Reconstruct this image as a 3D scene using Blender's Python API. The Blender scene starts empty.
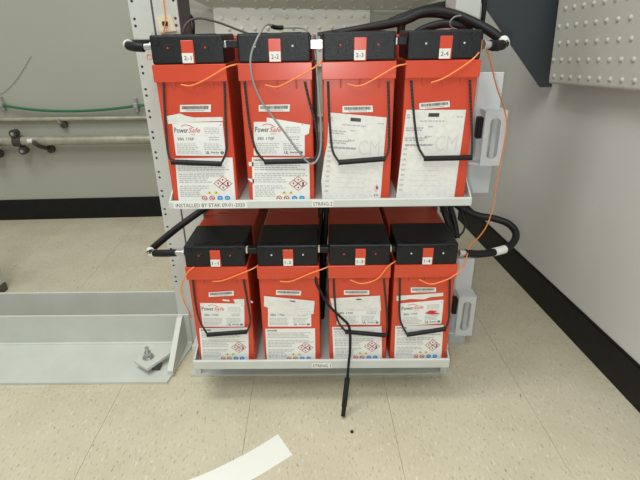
import bpy, bmesh, math, random
from mathutils import Vector, Matrix
random.seed(7)
S = bpy.context.scene
COL = S.collection

# ---------------------------------------------------------------- camera
cam_d = bpy.data.cameras.new('camera'); cam = bpy.data.objects.new('camera', cam_d); COL.objects.link(cam)
cam_d.sensor_fit = 'HORIZONTAL'; cam_d.sensor_width = 36.0; cam_d.lens = 473.74 / 640 * 36
cam_d.clip_start = .01
CR = Vector((0.99979, 0.00960, -0.01677)).normalized()
CF = Vector((-0.01554, 0.91424, -0.40486)).normalized()
CU = CR.cross(CF).normalized(); CR = CF.cross(CU).normalized()
CPOS = Vector((0, 0, .7508))
m = Matrix((CR, CU, -CF)).transposed().to_4x4(); m.translation = CPOS
cam.matrix_world = m
S.camera = cam
# ---------------------------------------------------------------- light and exposure
S.view_settings.view_transform = 'Standard'; S.view_settings.look = 'None'
S.view_settings.gamma = 1; S.view_settings.use_curve_mapping = False
S.view_settings.exposure = 0.06
W = bpy.data.worlds.new('world'); S.world = W; W.use_nodes = True
bg = W.node_tree.nodes['Background']; bg.inputs[0].default_value = (.97, 1.0, .95, 1); bg.inputs[1].default_value = .42
def area(name, loc, sx, sy, power, rot=(0, 0, 0), col=(.97, 1, .93)):
    d = bpy.data.lights.new(name, 'AREA'); d.shape = 'RECTANGLE'; d.size = sx; d.size_y = sy
    d.energy = power; d.color = col
    o = bpy.data.objects.new(name, d); o.location = loc; o.rotation_euler = rot; COL.objects.link(o); return o
area('ceiling_light', (-.9, .55, 2.75), 1.2, .6, 30)
area('ceiling_light', (-.25, -.8, 2.75), .6, 1.2, 32)
fl = bpy.data.lights.new('phone_flash', 'POINT'); fl.energy = 9.0; fl.shadow_soft_size = .006; fl.color = (.98, 1, .97)
fo = bpy.data.objects.new('phone_flash', fl); fo.location = (-.018, .0, .722); COL.objects.link(fo)

# ---------------------------------------------------------------- materials
def mat(name, col, rough=.5, metal=0, noise=0, nscale=30, bump=0, bscale=200, spec=.5, coord='Object'):
    M = bpy.data.materials.new(name); M.use_nodes = True
    nt = M.node_tree; b = nt.nodes['Principled BSDF']
    b.inputs['Base Color'].default_value = (*col, 1); b.inputs['Roughness'].default_value = rough
    b.inputs['Metallic'].default_value = metal; b.inputs['Specular IOR Level'].default_value = spec
    tc = nt.nodes.new('ShaderNodeTexCoord')
    if noise:
        n = nt.nodes.new('ShaderNodeTexNoise'); n.inputs['Scale'].default_value = nscale; n.inputs['Detail'].default_value = 5
        nt.links.new(tc.outputs[coord], n.inputs['Vector'])
        r = nt.nodes.new('ShaderNodeValToRGB')
        r.color_ramp.elements[0].position = .3; r.color_ramp.elements[1].position = .7
        r.color_ramp.elements[0].color = (*[max(0, c * (1 - noise)) for c in col], 1)
        r.color_ramp.elements[1].color = (*[min(1, c * (1 + noise)) for c in col], 1)
        nt.links.new(n.outputs[0], r.inputs[0]); nt.links.new(r.outputs[0], b.inputs['Base Color'])
    if bump:
        n2 = nt.nodes.new('ShaderNodeTexNoise'); n2.inputs['Scale'].default_value = bscale; n2.inputs['Detail'].default_value = 3
        nt.links.new(tc.outputs[coord], n2.inputs['Vector'])
        bp = nt.nodes.new('ShaderNodeBump'); bp.inputs['Strength'].default_value = bump; bp.inputs['Distance'].default_value = .001
        nt.links.new(n2.outputs[0], bp.inputs['Height']); nt.links.new(bp.outputs[0], b.inputs['Normal'])
    return M
M = {}
M['red'] = mat('battery_red', (.61, .066, .028), .30, noise=.06, nscale=12)
M['lid'] = mat('lid_black', (.006, .0065, .009), .36, noise=.25, nscale=300, bump=.6, bscale=700, spec=.4)
M['dark'] = mat('black_plastic', (.009, .009, .010), .45, spec=.35)
M['rubber'] = mat('black_rubber', (.008, .008, .009), .5, spec=.3, bump=.2, bscale=300)
M['steel'] = mat('painted_grey_steel', (.56, .58, .55), .42, noise=.04, nscale=18)
M['steel2'] = mat('painted_base_steel', (.54, .56, .52), .42, noise=.05, nscale=14)
M['plate'] = mat('pale_bracket_paint', (.58, .61, .63), .4, noise=.03, nscale=20)
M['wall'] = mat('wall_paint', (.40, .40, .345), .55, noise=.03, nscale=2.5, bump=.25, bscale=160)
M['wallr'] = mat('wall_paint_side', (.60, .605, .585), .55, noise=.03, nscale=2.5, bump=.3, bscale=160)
M['base'] = mat('black_vinyl', (.008, .008, .008), .5, spec=.25, noise=.3, nscale=25)
M['cab'] = mat('dimpled_sheet', (.50, .505, .455), .5, bump=.4, bscale=260)
M['whitesheet'] = mat('white_dimpled_sheet', (.72, .72, .66), .5, bump=.3, bscale=260)
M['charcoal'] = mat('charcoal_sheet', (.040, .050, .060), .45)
M['paper'] = mat('paper', (.80, .80, .78), .6, noise=.02, nscale=80)
M['oldpaper'] = mat('worn_paper', (.74, .73, .70), .65, noise=.06, nscale=120)
M['ink'] = mat('ink_black', (.03, .03, .035), .6)
M['grey_ink'] = mat('ink_grey', (.42, .42, .42), .6)
M['faint_ink'] = mat('ink_faint', (.64, .63, .61), .6)
M['red_ink'] = mat('ink_red', (.62, .03, .03), .6)
M['yellow_ink'] = mat('ink_yellow', (.75, .62, .02), .6)
M['blue_ink'] = mat('ink_blue', (.03, .28, .66), .6)
M['orange'] = mat('orange_insulation', (.85, .25, .07), .45)
M['greycable'] = mat('grey_insulation', (.26, .26, .255), .45)
M['darkcable'] = mat('dark_grey_insulation', (.045, .045, .045), .45)
M['white'] = mat('white_tape', (.76, .76, .72), .5)
M['cream'] = mat('cream_fabric_mount', (.72, .66, .50), .8)
M['zinc'] = mat('zinc', (.55, .56, .55), .32, metal=.9, noise=.1, nscale=60)
M['tin'] = mat('bright_tin', (.62, .62, .62), .34, metal=.8)
M['galv'] = mat('galvanised_pipe', (.38, .365, .29), .45, metal=.3, noise=.22, nscale=22)
M['rust'] = mat('dark_iron', (.075, .068, .058), .55, metal=.4, noise=.3, nscale=60)
M['green'] = mat('green_insulation', (.02, .16, .06), .4)
M['foot'] = mat('dark_foot', (.10, .09, .075), .7)
# rope: black twisted with pale flecks
def rope_mat():
    R = mat('braided_rope', (.016, .016, .016), .75); nt = R.node_tree; b = nt.nodes['Principled BSDF']
    tc = nt.nodes.new('ShaderNodeTexCoord'); w = nt.nodes.new('ShaderNodeTexWave')
    w.wave_type = 'BANDS'; w.bands_direction = 'DIAGONAL'; w.inputs['Scale'].default_value = 110; w.inputs['Distortion'].default_value = 2
    nt.links.new(tc.outputs['Object'], w.inputs['Vector'])
    r = nt.nodes.new('ShaderNodeValToRGB'); r.color_ramp.elements[0].position = .72; r.color_ramp.elements[1].position = .95
    r.color_ramp.elements[0].color = (.012, .012, .012, 1); r.color_ramp.elements[1].color = (.07, .07, .066, 1)
    nt.links.new(w.outputs[0], r.inputs[0]); nt.links.new(r.outputs[0], b.inputs['Base Color'])
    return R
M['rope'] = rope_mat()
# vinyl composition tile: cream with directional brown and grey flecks, each tile a little different
def tile_mat():
    T = mat('vinyl_tile', (.5, .48, .38), .42); nt = T.node_tree; b = nt.nodes['Principled BSDF']
    L = nt.links.new
    g = nt.nodes.new('ShaderNodeNewGeometry')
    mp = nt.nodes.new('ShaderNodeMapping'); mp.inputs['Rotation'].default_value = (0, 0, .9); mp.inputs['Scale'].default_value = (1, .33, 1)
    L(g.outputs['Position'], mp.inputs['Vector'])
    def ramp(src, e):
        r = nt.nodes.new('ShaderNodeValToRGB')
        while len(r.color_ramp.elements) < len(e): r.color_ramp.elements.new(.5)
        for k, (p, c) in enumerate(e):
            r.color_ramp.elements[k].position = p; r.color_ramp.elements[k].color = (*c, 1)
        L(src, r.inputs[0]); return r.outputs[0]
    def noise(vec, sc, det=4, rough=.55):
        n = nt.nodes.new('ShaderNodeTexNoise'); n.inputs['Scale'].default_value = sc; n.inputs['Detail'].default_value = det
        n.inputs['Roughness'].default_value = rough; L(vec, n.inputs['Vector']); return n.outputs[0]
    def mix(f, a, c, mode='MIX'):
        x = nt.nodes.new('ShaderNodeMix'); x.data_type = 'RGBA'; x.blend_type = mode
        if isinstance(f, float): x.inputs[0].default_value = f
        else: L(f, x.inputs[0])
        L(a, x.inputs[6])
        if isinstance(c, tuple): x.inputs[7].default_value = (*c, 1)
        else: L(c, x.inputs[7])
        return x.outputs[2]
    basec = ramp(noise(g.outputs['Position'], 9, 5), [(.3, (.535, .480, .362)), (.7, (.605, .547, .42))])
    f1 = ramp(noise(mp.outputs[0], 230, 3, .5), [(.58, (0, 0, 0)), (.72, (1, 1, 1))])
    c1 = mix(f1, basec, (.40, .34, .245))
    f2 = ramp(noise(mp.outputs[0], 170, 2, .45), [(.68, (0, 0, 0)), (.76, (1, 1, 1))])
    c2 = mix(f2, c1, (.25, .215, .16))
    f3 = ramp(noise(mp.outputs[0], 190, 2, .4), [(.28, (1, 1, 1)), (.38, (0, 0, 0))])
    c3 = mix(f3, c2, (.66, .62, .50))
    oi = nt.nodes.new('ShaderNodeObjectInfo')
    tint = ramp(oi.outputs['Random'], [(0, (.95, .95, .945)), (1, (1, 1, 1))])
    c4 = mix(1.0, c3, tint, 'MULTIPLY')
    L(c4, b.inputs['Base Color'])
    L(ramp(noise(g.outputs['Position'], 5, 4), [(.3, (.34, .34, .34)), (.7, (.5, .5, .5))]), b.inputs['Roughness'])
    return T
M['tile'] = tile_mat()
M['grout'] = mat('joint_dirt', (.24, .215, .165), .9)

# ---------------------------------------------------------------- mesh helpers
def tag(o, label=None, cat=None, group=None, kind=None):
    if label: o['label'] = label
    if cat: o['category'] = cat
    if group: o['group'] = group
    if kind: o['kind'] = kind
    return o
def empty(name, loc=(0, 0, 0)):
    o = bpy.data.objects.new(name, None); o.location = loc; o.empty_display_size = .02; COL.objects.link(o); return o
class MB:
    def __init__(s): s.v = []; s.f = []; s.mi = []; s.sm = []; s.mats = []
    def slot(s, m):
        if m not in s.mats: s.mats.append(m)
        return s.mats.index(m)
    def add(s, vs, fs, m=None, smooth=False):
        k = len(s.v); s.v += [tuple(v) for v in vs]; i = s.slot(m) if m else 0
        for f in fs: s.f.append([k + a for a in f]); s.mi.append(i); s.sm.append(smooth)
        return s
    def box(s, x0, x1, y0, y1, z0, z1, bev=0, m=None, seg=1):
        if not bev:
            vs = [(x, y, z) for z in (z0, z1) for y in (y0, y1) for x in (x0, x1)]
            return s.add(vs, [(0, 2, 3, 1), (4, 5, 7, 6), (0, 1, 5, 4), (2, 6, 7, 3), (0, 4, 6, 2), (1, 3, 7, 5)], m)
        bm = bmesh.new(); bmesh.ops.create_cube(bm, size=1)
        for v in bm.verts: v.co = ((x0 + x1) / 2 + v.co.x * (x1 - x0), (y0 + y1) / 2 + v.co.y * (y1 - y0), (z0 + z1) / 2 + v.co.z * (z1 - z0))
        bmesh.ops.bevel(bm, geom=bm.edges[:], offset=bev, segments=seg, affect='EDGES', profile=.5)
        bm.verts.index_update()
        s.add([v.co[:] for v in bm.verts], [[v.index for v in f.verts] for f in bm.faces], m); bm.free(); return s
    def prism(s, poly, axis, a, b, m=None):
        """poly: 2D outline extruded along axis from a to b"""
        def P(p, t):
            return {'x': (t, p[0], p[1]), 'y': (p[0], t, p[1]), 'z': (p[0], p[1], t)}[axis]
        n = len(poly); vs = [P(p, a) for p in poly] + [P(p, b) for p in poly]
        fs = [list(range(n)), list(range(2 * n - 1, n - 1, -1))] + [(i, i + n, (i + 1) % n + n, (i + 1) % n) for i in range(n)]
        return s.add(vs, fs, m)
    def cyl(s, p0, p1, r0, r1=None, n=16, m=None, cap=True, smooth=True):
        r1 = r0 if r1 is None else r1
        p0 = Vector(p0); p1 = Vector(p1); d = (p1 - p0).normalized()
        u = d.orthogonal().normalized(); w = d.cross(u)
        vs = []
        for p, r in ((p0, r0), (p1, r1)):
            for k in range(n):
                a = 2 * math.pi * k / n; vs.append(p + (u * math.cos(a) + w * math.sin(a)) * r)
        s.add(vs, [(i, (i + 1) % n, (i + 1) % n + n, i + n) for i in range(n)], m, smooth)
        if cap:
            s.add(vs[:n], [list(range(n - 1, -1, -1))], m); s.add(vs[n:], [list(range(n))], m)
        return s
    def tube(s, pts, r, n=8, m=None, sub=5, smooth_path=True):
        P = [Vector(p) for p in pts]
        if smooth_path and len(P) > 2:
            Q = [P[0] * 2 - P[1]] + P + [P[-1] * 2 - P[-2]]; out = []
            for i in range(1, len(Q) - 2):
                a, b, c, d = Q[i - 1:i + 3]
                for k in range(sub):
                    t = k / sub
                    out.append(.5 * (2 * b + (c - a) * t + (2 * a - 5 * b + 4 * c - d) * t * t + (3 * b - a - 3 * c + d) * t ** 3))
            out.append(P[-1]); P = out
        vs = []; u = None
        for i, p in enumerate(P):
            d = (P[min(i + 1, len(P) - 1)] - P[max(i - 1, 0)]).normalized()
            u = d.orthogonal().normalized() if u is None else (u - d * u.dot(d)).normalized()
            w = d.cross(u)
            for k in range(n):
                a = 2 * math.pi * k / n; vs.append(p + (u * math.cos(a) + w * math.sin(a)) * r)
        L = len(P)
        s.add(vs, [(i * n + k, i * n + (k + 1) % n, (i + 1) * n + (k + 1) % n, (i + 1) * n + k) for i in range(L - 1) for k in range(n)], m, True)
        s.add(vs[:n], [list(range(n - 1, -1, -1))], m); s.add(vs[-n:], [list(range(n))], m)
        return s
    def dome(s, c, nrm, r, h, n=8, m=None):
        c = Vector(c); d = Vector(nrm).normalized(); u = d.orthogonal().normalized(); w = d.cross(u); vs = []
        for rr, hh in ((r, 0), (r * .72, h * .7)):
            for k in range(n):
                a = 2 * math.pi * k / n; vs.append(c + (u * math.cos(a) + w * math.sin(a)) * rr + d * hh)
        vs.append(c + d * h)
        return s.add(vs, [(i, (i + 1) % n, (i + 1) % n + n, i + n) for i in range(n)] + [(n + i, n + (i + 1) % n, 2 * n) for i in range(n)], m, True)
    def build(s, name, m=None, parent=None, loc=None):
        me = bpy.data.meshes.new(name); me.from_pydata(s.v, [], s.f)
        ms = s.mats or [m]
        for q in ms: me.materials.append(M[q] if isinstance(q, str) else q)
        me.polygons.foreach_set('material_index', s.mi); me.polygons.foreach_set('use_smooth', s.sm)
        me.update()
        bm = bmesh.new(); bm.from_mesh(me)
        if not getattr(s, 'flat', False): bmesh.ops.recalc_face_normals(bm, faces=bm.faces[:])
        bm.to_mesh(me); bm.free()
        o = bpy.data.objects.new(name, me); COL.objects.link(o)
        if parent: o.parent = parent
        if loc: o.location = loc
        return o

# text outlines as flat triangles: ([verts2d], [faces], width, height of cap 'H')
_tc = {}
def text_geo(t, bold=0.0, shear=0.0, space=1.0):
    key = (t, bold, shear, space)
    if key not in _tc:
        c = bpy.data.curves.new('text', 'FONT'); c.body = t; c.size = 1; c.offset = bold; c.shear = shear; c.resolution_u = 2; c.space_character = space
        o = bpy.data.objects.new('text', c); me = bpy.data.meshes.new_from_object(o)
        vs = [(v.co.x, v.co.y) for v in me.vertices]; fs = [list(p.vertices) for p in me.polygons]
        bpy.data.objects.remove(o); bpy.data.curves.remove(c); bpy.data.meshes.remove(me)
        x0 = min(v[0] for v in vs); x1 = max(v[0] for v in vs); y0 = min(v[1] for v in vs); y1 = max(v[1] for v in vs)
        _tc[key] = ([((x - x0) / (x1 - x0), (y - y0) / (y1 - y0)) for x, y in vs], fs)
    return _tc[key]

class Print:
    """flat print on a label: frame corners TL, TR, BR, BL in (x, z); u right, v down; y in front of the paper"""
    def __init__(s, outline, frame, y, paper='paper', thick=.0004):
        s.mb = MB(); s.mb.flat = False; s.F = frame; s.y = y
        s.mb.prism(outline, 'y', y, y + thick, paper); s.ly = y - .00025
    def pt(s, u, v, lay=0):
        a, b, c, d = s.F
        x = (a[0] * (1 - u) + b[0] * u) * (1 - v) + (d[0] * (1 - u) + c[0] * u) * v
        z = (a[1] * (1 - u) + b[1] * u) * (1 - v) + (d[1] * (1 - u) + c[1] * u) * v
        return (x, s.ly - lay * .0001, z)
    def poly(s, uv, m, lay=0):
        s.mb.add([s.pt(u, v, lay) for u, v in uv], [list(range(len(uv)))], m)
    def rect(s, u0, v0, u1, v1, m, lay=0): s.poly([(u0, v0), (u1, v0), (u1, v1), (u0, v1)], m, lay)
    def text(s, t, u0, v0, u1, v1, m, bold=0.0, shear=0.0, lay=0):
        vs, fs = text_geo(t, bold, shear)
        s.mb.add([s.pt(u0 + (u1 - u0) * x, v1 + (v0 - v1) * y, lay) for x, y in vs], fs, m)
    def disc(s, u, v, ru, rv, m, n=12, lay=0, a0=0):
        s.poly([(u + ru * math.cos(2 * math.pi * k / n + a0), v + rv * math.sin(2 * math.pi * k / n + a0)) for k in range(n)], m, lay)
    def line(s, uvs, w, m, lay=0):
        for (u0, v0), (u1, v1) in zip(uvs, uvs[1:]):
            dx, dy = u1 - u0, v1 - v0; l = math.hypot(dx, dy) or 1; nx, ny = -dy / l * w / 2, dx / l * w / 2
            s.poly([(u0 + nx, v0 + ny), (u1 + nx, v1 + ny), (u1 - nx, v1 - ny), (u0 - nx, v0 - ny)], m, lay)
    def words(s, u0, u1, v, h, m, rng, fill=1.0):
        u = u0; end = u0 + (u1 - u0) * fill
        while u < end - .01:
            w = min(rng.uniform(.025, .085), end - u); s.rect(u, v, u + w, v + h, m); u += w + .014
    def done(s, name, parent): return s.mb.build(name, None, parent)

# ================================================================ SETTING
TY = .0338; cT, sT = math.cos(TY), math.sin(TY)
def RZ(x, y, z=0): return (cT * x - sT * y, sT * x + cT * y, z)
YB = 2.0047                              # back wall, in the room's own axes
def wall_x(y): return .6753 - .0852 * (y - .6)
floor = MB().box(-3.0, 1.1, -.6, 2.3, -.08, -.0035).build('floor', 'grout'); floor.rotation_euler.z = TY
tag(floor, kind='structure', label='cream flecked vinyl tile floor')
T = .3048; TX0, TY0 = -.1473, .8861
tm = MB().box(-T / 2 + .00025, T / 2 - .00025, -T / 2 + .00025, T / 2 - .00025, -.0034, 0, bev=.0003).build('tile', 'tile')
tiles = []
for i in range(-6, 4):
    for j in range(-3, 4):
        cx, cy = TX0 + (i + .5) * T, TY0 + (j + .5) * T
        wx = RZ(cx, cy)
        if wx[0] - T / 2 > wall_x(wx[1]): continue
        o = tm if not tiles else tm.copy()
        if tiles: COL.objects.link(o)
        o.parent = floor; o.location = (cx, cy, random.uniform(-.0001, 0)); tiles.append(o)
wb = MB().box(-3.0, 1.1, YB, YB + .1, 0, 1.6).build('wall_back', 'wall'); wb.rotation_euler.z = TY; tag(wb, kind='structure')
bb = MB().box(-3.0, .605, YB - .006, YB, 0, .094, bev=.002).build('baseboard_back', 'base'); bb.rotation_euler.z = TY; tag(bb, kind='structure')
def wallpoly(y0, y1, o0, o1): return [(wall_x(y0) + o0, y0), (wall_x(y1) + o0, y1), (wall_x(y1) + o1, y1), (wall_x(y0) + o1, y0)]
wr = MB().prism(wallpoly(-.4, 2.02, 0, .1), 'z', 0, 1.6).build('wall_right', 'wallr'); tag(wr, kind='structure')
br = MB().prism(wallpoly(-.4, 2.0, -.005, 0), 'z', 0, .088)
br.prism(wallpoly(-.4, 2.0, -.003, 0), 'z', .088, .0935)
br = br.build('baseboard_right', 'base'); tag(br, kind='structure')

# ================================================================ RACKS
YU = 1.03                                 # front of the uprights
def holed_strip(mb, x0, x1, z0, z1, y, t, holes, r):
    hs = sorted([h for h in holes if z0 + r * 2 < h[1] < z1 - r * 2], key=lambda h: h[1])
    cuts = [z0] + [(a[1] + b[1]) / 2 for a, b in zip(hs, hs[1:])] + [z1]
    n = 8
    for (hx, hz), a, b in zip(hs, cuts, cuts[1:]):
        outer = [(x1, hz), (x1, b), (hx, b), (x0, b), (x0, hz), (x0, a), (hx, a), (x1, a)]
        inner = [(hx + r * math.cos(2 * math.pi * k / n), hz + r * math.sin(2 * math.pi * k / n)) for k in range(n)]
        vs = [(p[0], yy, p[1]) for yy in (y, y + t) for p in outer + inner]
        fs = []
        for k in range(n):
            k2 = (k + 1) % n
            fs += [(k, k2, n + k2, n + k), (2 * n + k, 3 * n + k, 3 * n + k2, 2 * n + k2), (n + k, n + k2, 3 * n + k2, 3 * n + k)]
        mb.add(vs, fs)
    mb.add([(x, yy, z) for x in (x0, x1) for yy in (y, y + t) for z in (z0, z1)], [(0, 1, 3, 2), (4, 6, 7, 5), (0, 2, 6, 4), (1, 5, 7, 3)])
def hole_rows(x, z0=.5994):
    out = []
    for k in range(-9, 13):
        out += [(x, z0 + k * .04445), (x, z0 + k * .04445 - .0127)]
    return out
def upright(parent, x0, x1, hx, web_x0, web_x1, ztop=1.08):
    mb = MB(); holed_strip(mb, x0, x1, .004, ztop, YU, .003, hole_rows(hx), .0029)
    mb.box(web_x0, web_x1, YU + .003, YU + .092, .004, ztop)            # web
    mb.box(x0, x1, YU + .089, YU + .092, .004, ztop)                     # rear flange
    o = (x0 if abs(web_x1 - x1) < .004 else x1 - .002)
    mb.box(o, o + .002, YU + .003, YU + .089, .004, ztop)               # closed box section: dark inside
    return mb.build('upright', 'steel', parent)
def floor_angle(parent, x0, x1, y_front, y_leg, h, chamfer=0, name='base_angle'):
    mb = MB()
    mb.prism([(x0, y_front), (x1 - chamfer, y_front), (x1, y_leg - .02), (x1, y_leg), (x0, y_leg)], 'z', .0005, .006)
    mb.box(x0, x1, y_leg - .005, y_leg, .006, h, bev=.0015)
    mb.cyl((x0, y_leg - .005, .0062), (x1, y_leg - .005, .0062), .0045, n=8)                       # rolled inner fillet
    return mb.build(name, 'steel2', parent)
def gusset(parent, x0, x1, y0, y1, h):
    return MB().prism([(y0, .006), (y1, .006), (y1, h), (y1 - .012, h), (y0, .018)], 'x', x0, x1).build('gusset', 'steel2', parent)

# --- the neighbouring empty bay (left)
nb = empty('equipment_rack', (-.7, 1.03, 0)); tag(nb, 'empty grey floor rack at the left with long low base angles and one perforated upright', 'rack')
nbi = lambda o: (setattr(o, 'matrix_parent_inverse', Matrix.Translation((.7, -1.03, 0))), o)[1]
nbi(upright(nb, -.384, -.3405, -.3765, -.3435, -.3405))
nbi(floor_angle(nb, -1.5, -.3565, .8735, 1.0299, .093, chamfer=.022))
rear = MB().box(-1.5, -.372, 1.128, 1.134, .0005, .1015, bev=.0015).box(-1.5, -.372, 1.134, 1.27, .0005, .006)
nbi(rear.build('base_angle', 'steel2', nb))
nbi(gusset(nb, -.383, -.370, .897, 1.025, .0925))
# clamp plate with anchor bolt
c0, ax, ay = Vector((-.4318, .9404)), Vector((.036, .031)), Vector((-.026, .021))
quad = [c0 - ax - ay, c0 + ax - ay, c0 + ax + ay, c0 - ax + ay]
quad = [(-0.4702,0.9232,0.028),(-0.4282,0.8932,0.028),(-0.3899,0.9552,0.028),(-0.4388,0.9905,0.028)]
quad = [(p[0], p[1]) for p in quad]
cp = nbi(MB().prism(quad, 'z', .0215, .028).build('clamp_plate', 'steel2', nb))
nbi(MB().box(-.428, -.408, .914, .934, .006, .0214, bev=.001).build('spacer_block', 'rust', nb))
bx, by = -.4395, .936
ab = MB().cyl((bx, by, .028), (bx, by, .0315), .0135, n=20).cyl((bx, by, .0315), (bx, by, .0345), .0115, n=20)
ab.cyl((bx, by, .0345), (bx, by, .045), .0088, n=6, smooth=False).cyl((bx, by, .045), (bx, by, .058), .0048, .0046, n=12)
nbi(tag(ab.build('anchor_bolt', 'zinc', nb), 'zinc anchor bolt with washer'))

# --- the battery rack
rk = empty('battery_rack', (-.0145, 1.03, 0)); tag(rk, 'light grey steel rack with two trays that carry the red batteries', 'rack')
rki = lambda o: (setattr(o, 'matrix_parent_inverse', Matrix.Translation((.0145, -1.03, 0))), o)[1]
rki(upright(rk, -.3365, -.2885, -.2950, -.2915, -.2885))
rki(upright(rk, .255, .303, .2625, .255, .258))
rki(floor_angle(rk, -.329, .289, .899, 1.0299, .085))
rki(MB().box(-.329, .289, 1.128, 1.134, .0005, .09, bev=.0015).box(-.329, .289, 1.134, 1.27, .0005, .006).build('base_angle', 'steel2', rk))
tag(rki(MB().box(-.2885, -.2872, 1.035, 1.12, .53, 1.05).build('shade_plate', 'charcoal', rk)), 'added dark plate standing in for shade on the inner side of the left upright')  # added plate: its charcoal colour stands in for shade on the upright
for x in (-.317, .263):
    rki(MB().prism([(.9, .006), (1.025, .006), (1.025, .084), (.902, .0855)], 'x', x, x + .013).build('gusset', 'steel2', rk))
def tray(zf, zlip_t, zlip_b, xr=.2625):
    mb = MB()
    mb.box(-.288, xr - .0005, .822, 1.37, zf - .004, zf - .0005)                              # pan
    mb.box(-.2895, xr, .8135, .8205, zlip_b, zlip_t, bev=.0022, seg=2)               # front lip
    mb.box(-.2895, xr, .8205, .836, zlip_b + .001, zlip_b + .004)                    # return flange
    mb.box(-.288, xr - .0005, 1.366, 1.37, zf - .0005, zf + .02)
    o = rki(mb.build('shelf', 'steel', rk))
    for xa in (-.2885, xr - .0027):
        prof = [(.8205, zf - .004), (1.36, zf - .004), (1.36, zf + .03), (1.0, zf + .05), (.886, zf + .042), (.8205, zlip_t)]
        s_ = MB().prism(prof, 'x', xa, xa + .0025).build('side_gusset', 'steel', o)
    return o
TU = tray(.465, .4705, .4545); TL = tray(.092, .1115, .0895, .2563)
# label tapes on the lips
def tape(parent, txt, x0, x1, z0, z1, tx0, tx1):
    y = .8133
    p = Print([(x0, z1), (x1, z1), (x1, z0), (x0, z0)], [(x0, z1), (x1, z1), (x1, z0), (x0, z0)], y, 'white', .0003)
    p.text(txt, tx0, .2, tx1, .8, 'ink')
    o = p.done('label_tape', parent); tag(o, 'white label tape printed ' + txt); return o
tape(TU, 'INSTALLED BY ETAK 09-01-2020', -0.2798, -0.1455, .4565, .4685, .03, .97)
tape(TU, 'STRING 2', -0.0272, 0.0119, .4565, .4685, .05, .95)
tape(TL, 'STRING 1', -0.0361, 0.0058, .0915, .1045, .05, .95)
# side plates with slotted handle brackets on the right
def side_bracket(x0t, x1, z0, z1, fq, y0=.985, lower=False):
    p = MB().box(x0t, x1, YU - .006, YU - .0005, z0, z1, bev=.001)
    p = rki(p.build('side_plate', 'plate', rk))
    TLq, TRq, BRq, BLq = fq                        # front face corners (x, z) at y0
    xa = (TLq[0] + BLq[0]) / 2; xb = (TRq[0] + BRq[0]) / 2; zt = (TLq[1] + TRq[1]) / 2; zb = (BLq[1] + BRq[1]) / 2
    mb = MB(); t = .0025
    cx = xa + (xb - xa) * .5; cz = (zt + zb) / 2; hw = (xb - xa) * .25; hh = (zt - zb) * .37
    ring = []
    for k in range(24):
        a = 2 * math.pi * k / 24; ca, sa = math.cos(a), math.sin(a)
        ring.append((cx + hw * ca, cz + hw * sa + (hh - hw) * (1 if sa > 1e-6 else -1 if sa < -1e-6 else 0)))
    def rect_pt(a):
        ca, sa = math.cos(a), math.sin(a); k = 1 / max(abs(ca), abs(sa))
        return (cx + (xb - xa) / 2 * ca * k, cz + (zt - zb) / 2 * sa * k)
    outer = [rect_pt(2 * math.pi * k / 24) for k in range(24)]
    n = 24; vs = [(q[0], yy, q[1]) for yy in (y0, y0 + t) for q in outer + ring]; fs = []
    for k in range(n):
        k2 = (k + 1) % n
        fs += [(k, k2, n + k2, n + k), (2 * n + k, 3 * n + k, 3 * n + k2, 2 * n + k2), (n + k, n + k2, 3 * n + k2, 3 * n + k), (k, 2 * n + k, 2 * n + k2, k2)]
    mb.add(vs, fs)
    mb.box(xa, xb, y0 + t, YU - .006, zt - t, zt); mb.box(xa, xb, y0 + t, YU - .006, zb, zb + t)
    s_ = mb.build('slotted_bracket', 'plate', p)
    MB().cyl((cx - .0035, y0 + .022, zb + .0026), (cx - .0035, y0 + .022, zt - .0026), .0052, n=14).build('bolt', 'zinc', p)
    k_ = MB().box(xa - .010, xa + .002, y0 + .012, y0 + .03, cz - .002, cz + .042, bev=.002)
    tag(k_.build('clip', 'dark', p), 'small black plastic clip')
    mb = MB().prism([(xa - .024, zb + .004), (xa, zb), (xa, zb + .004), (xa - .024, zb + .007)], 'y', y0 + .004, YU - .006)
    mb.build('flange', 'plate', p)
XP = [(0.3696,1.024,0.6666),(0.3603,1.024,0.4086),(0.3143,1.024,0.6713),(0.356,1.024,0.2427),(0.3515,1.024,-0.0106)]
UQ = [(0.3237,0.5967),(0.3702,0.595),(0.3675,0.4819),(0.3242,0.4825)]
LQ = [(0.3146,0.1627),(0.3566,0.1606),(0.3558,0.0484),(0.3148,0.0518)]
side_bracket(.3035, (XP[0][0] + XP[1][0]) / 2, XP[1][2], XP[0][2], UQ)
side_bracket(.3035, (XP[3][0] + XP[4][0]) / 2, XP[4][2], XP[3][2], LQ)
# cream tie mount on the left upright
tmq = [(-0.3323,0.779),(-0.302,0.783),(-0.2952,0.7541),(-0.3277,0.751)]
tmo = MB().prism(tmq, 'y', 1.0265, 1.0295, 'cream'); cxm = sum(q[0] for q in tmq) / 4; czm = sum(q[1] for q in tmq) / 4
tmo.box(cxm - .006, cxm + .004, 1.022, 1.0265, czm - .003, czm + .005, m='dark')
tag(rki(tmo.build('tie_mount', None, rk)), 'cream adhesive cable tie mount')

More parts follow.
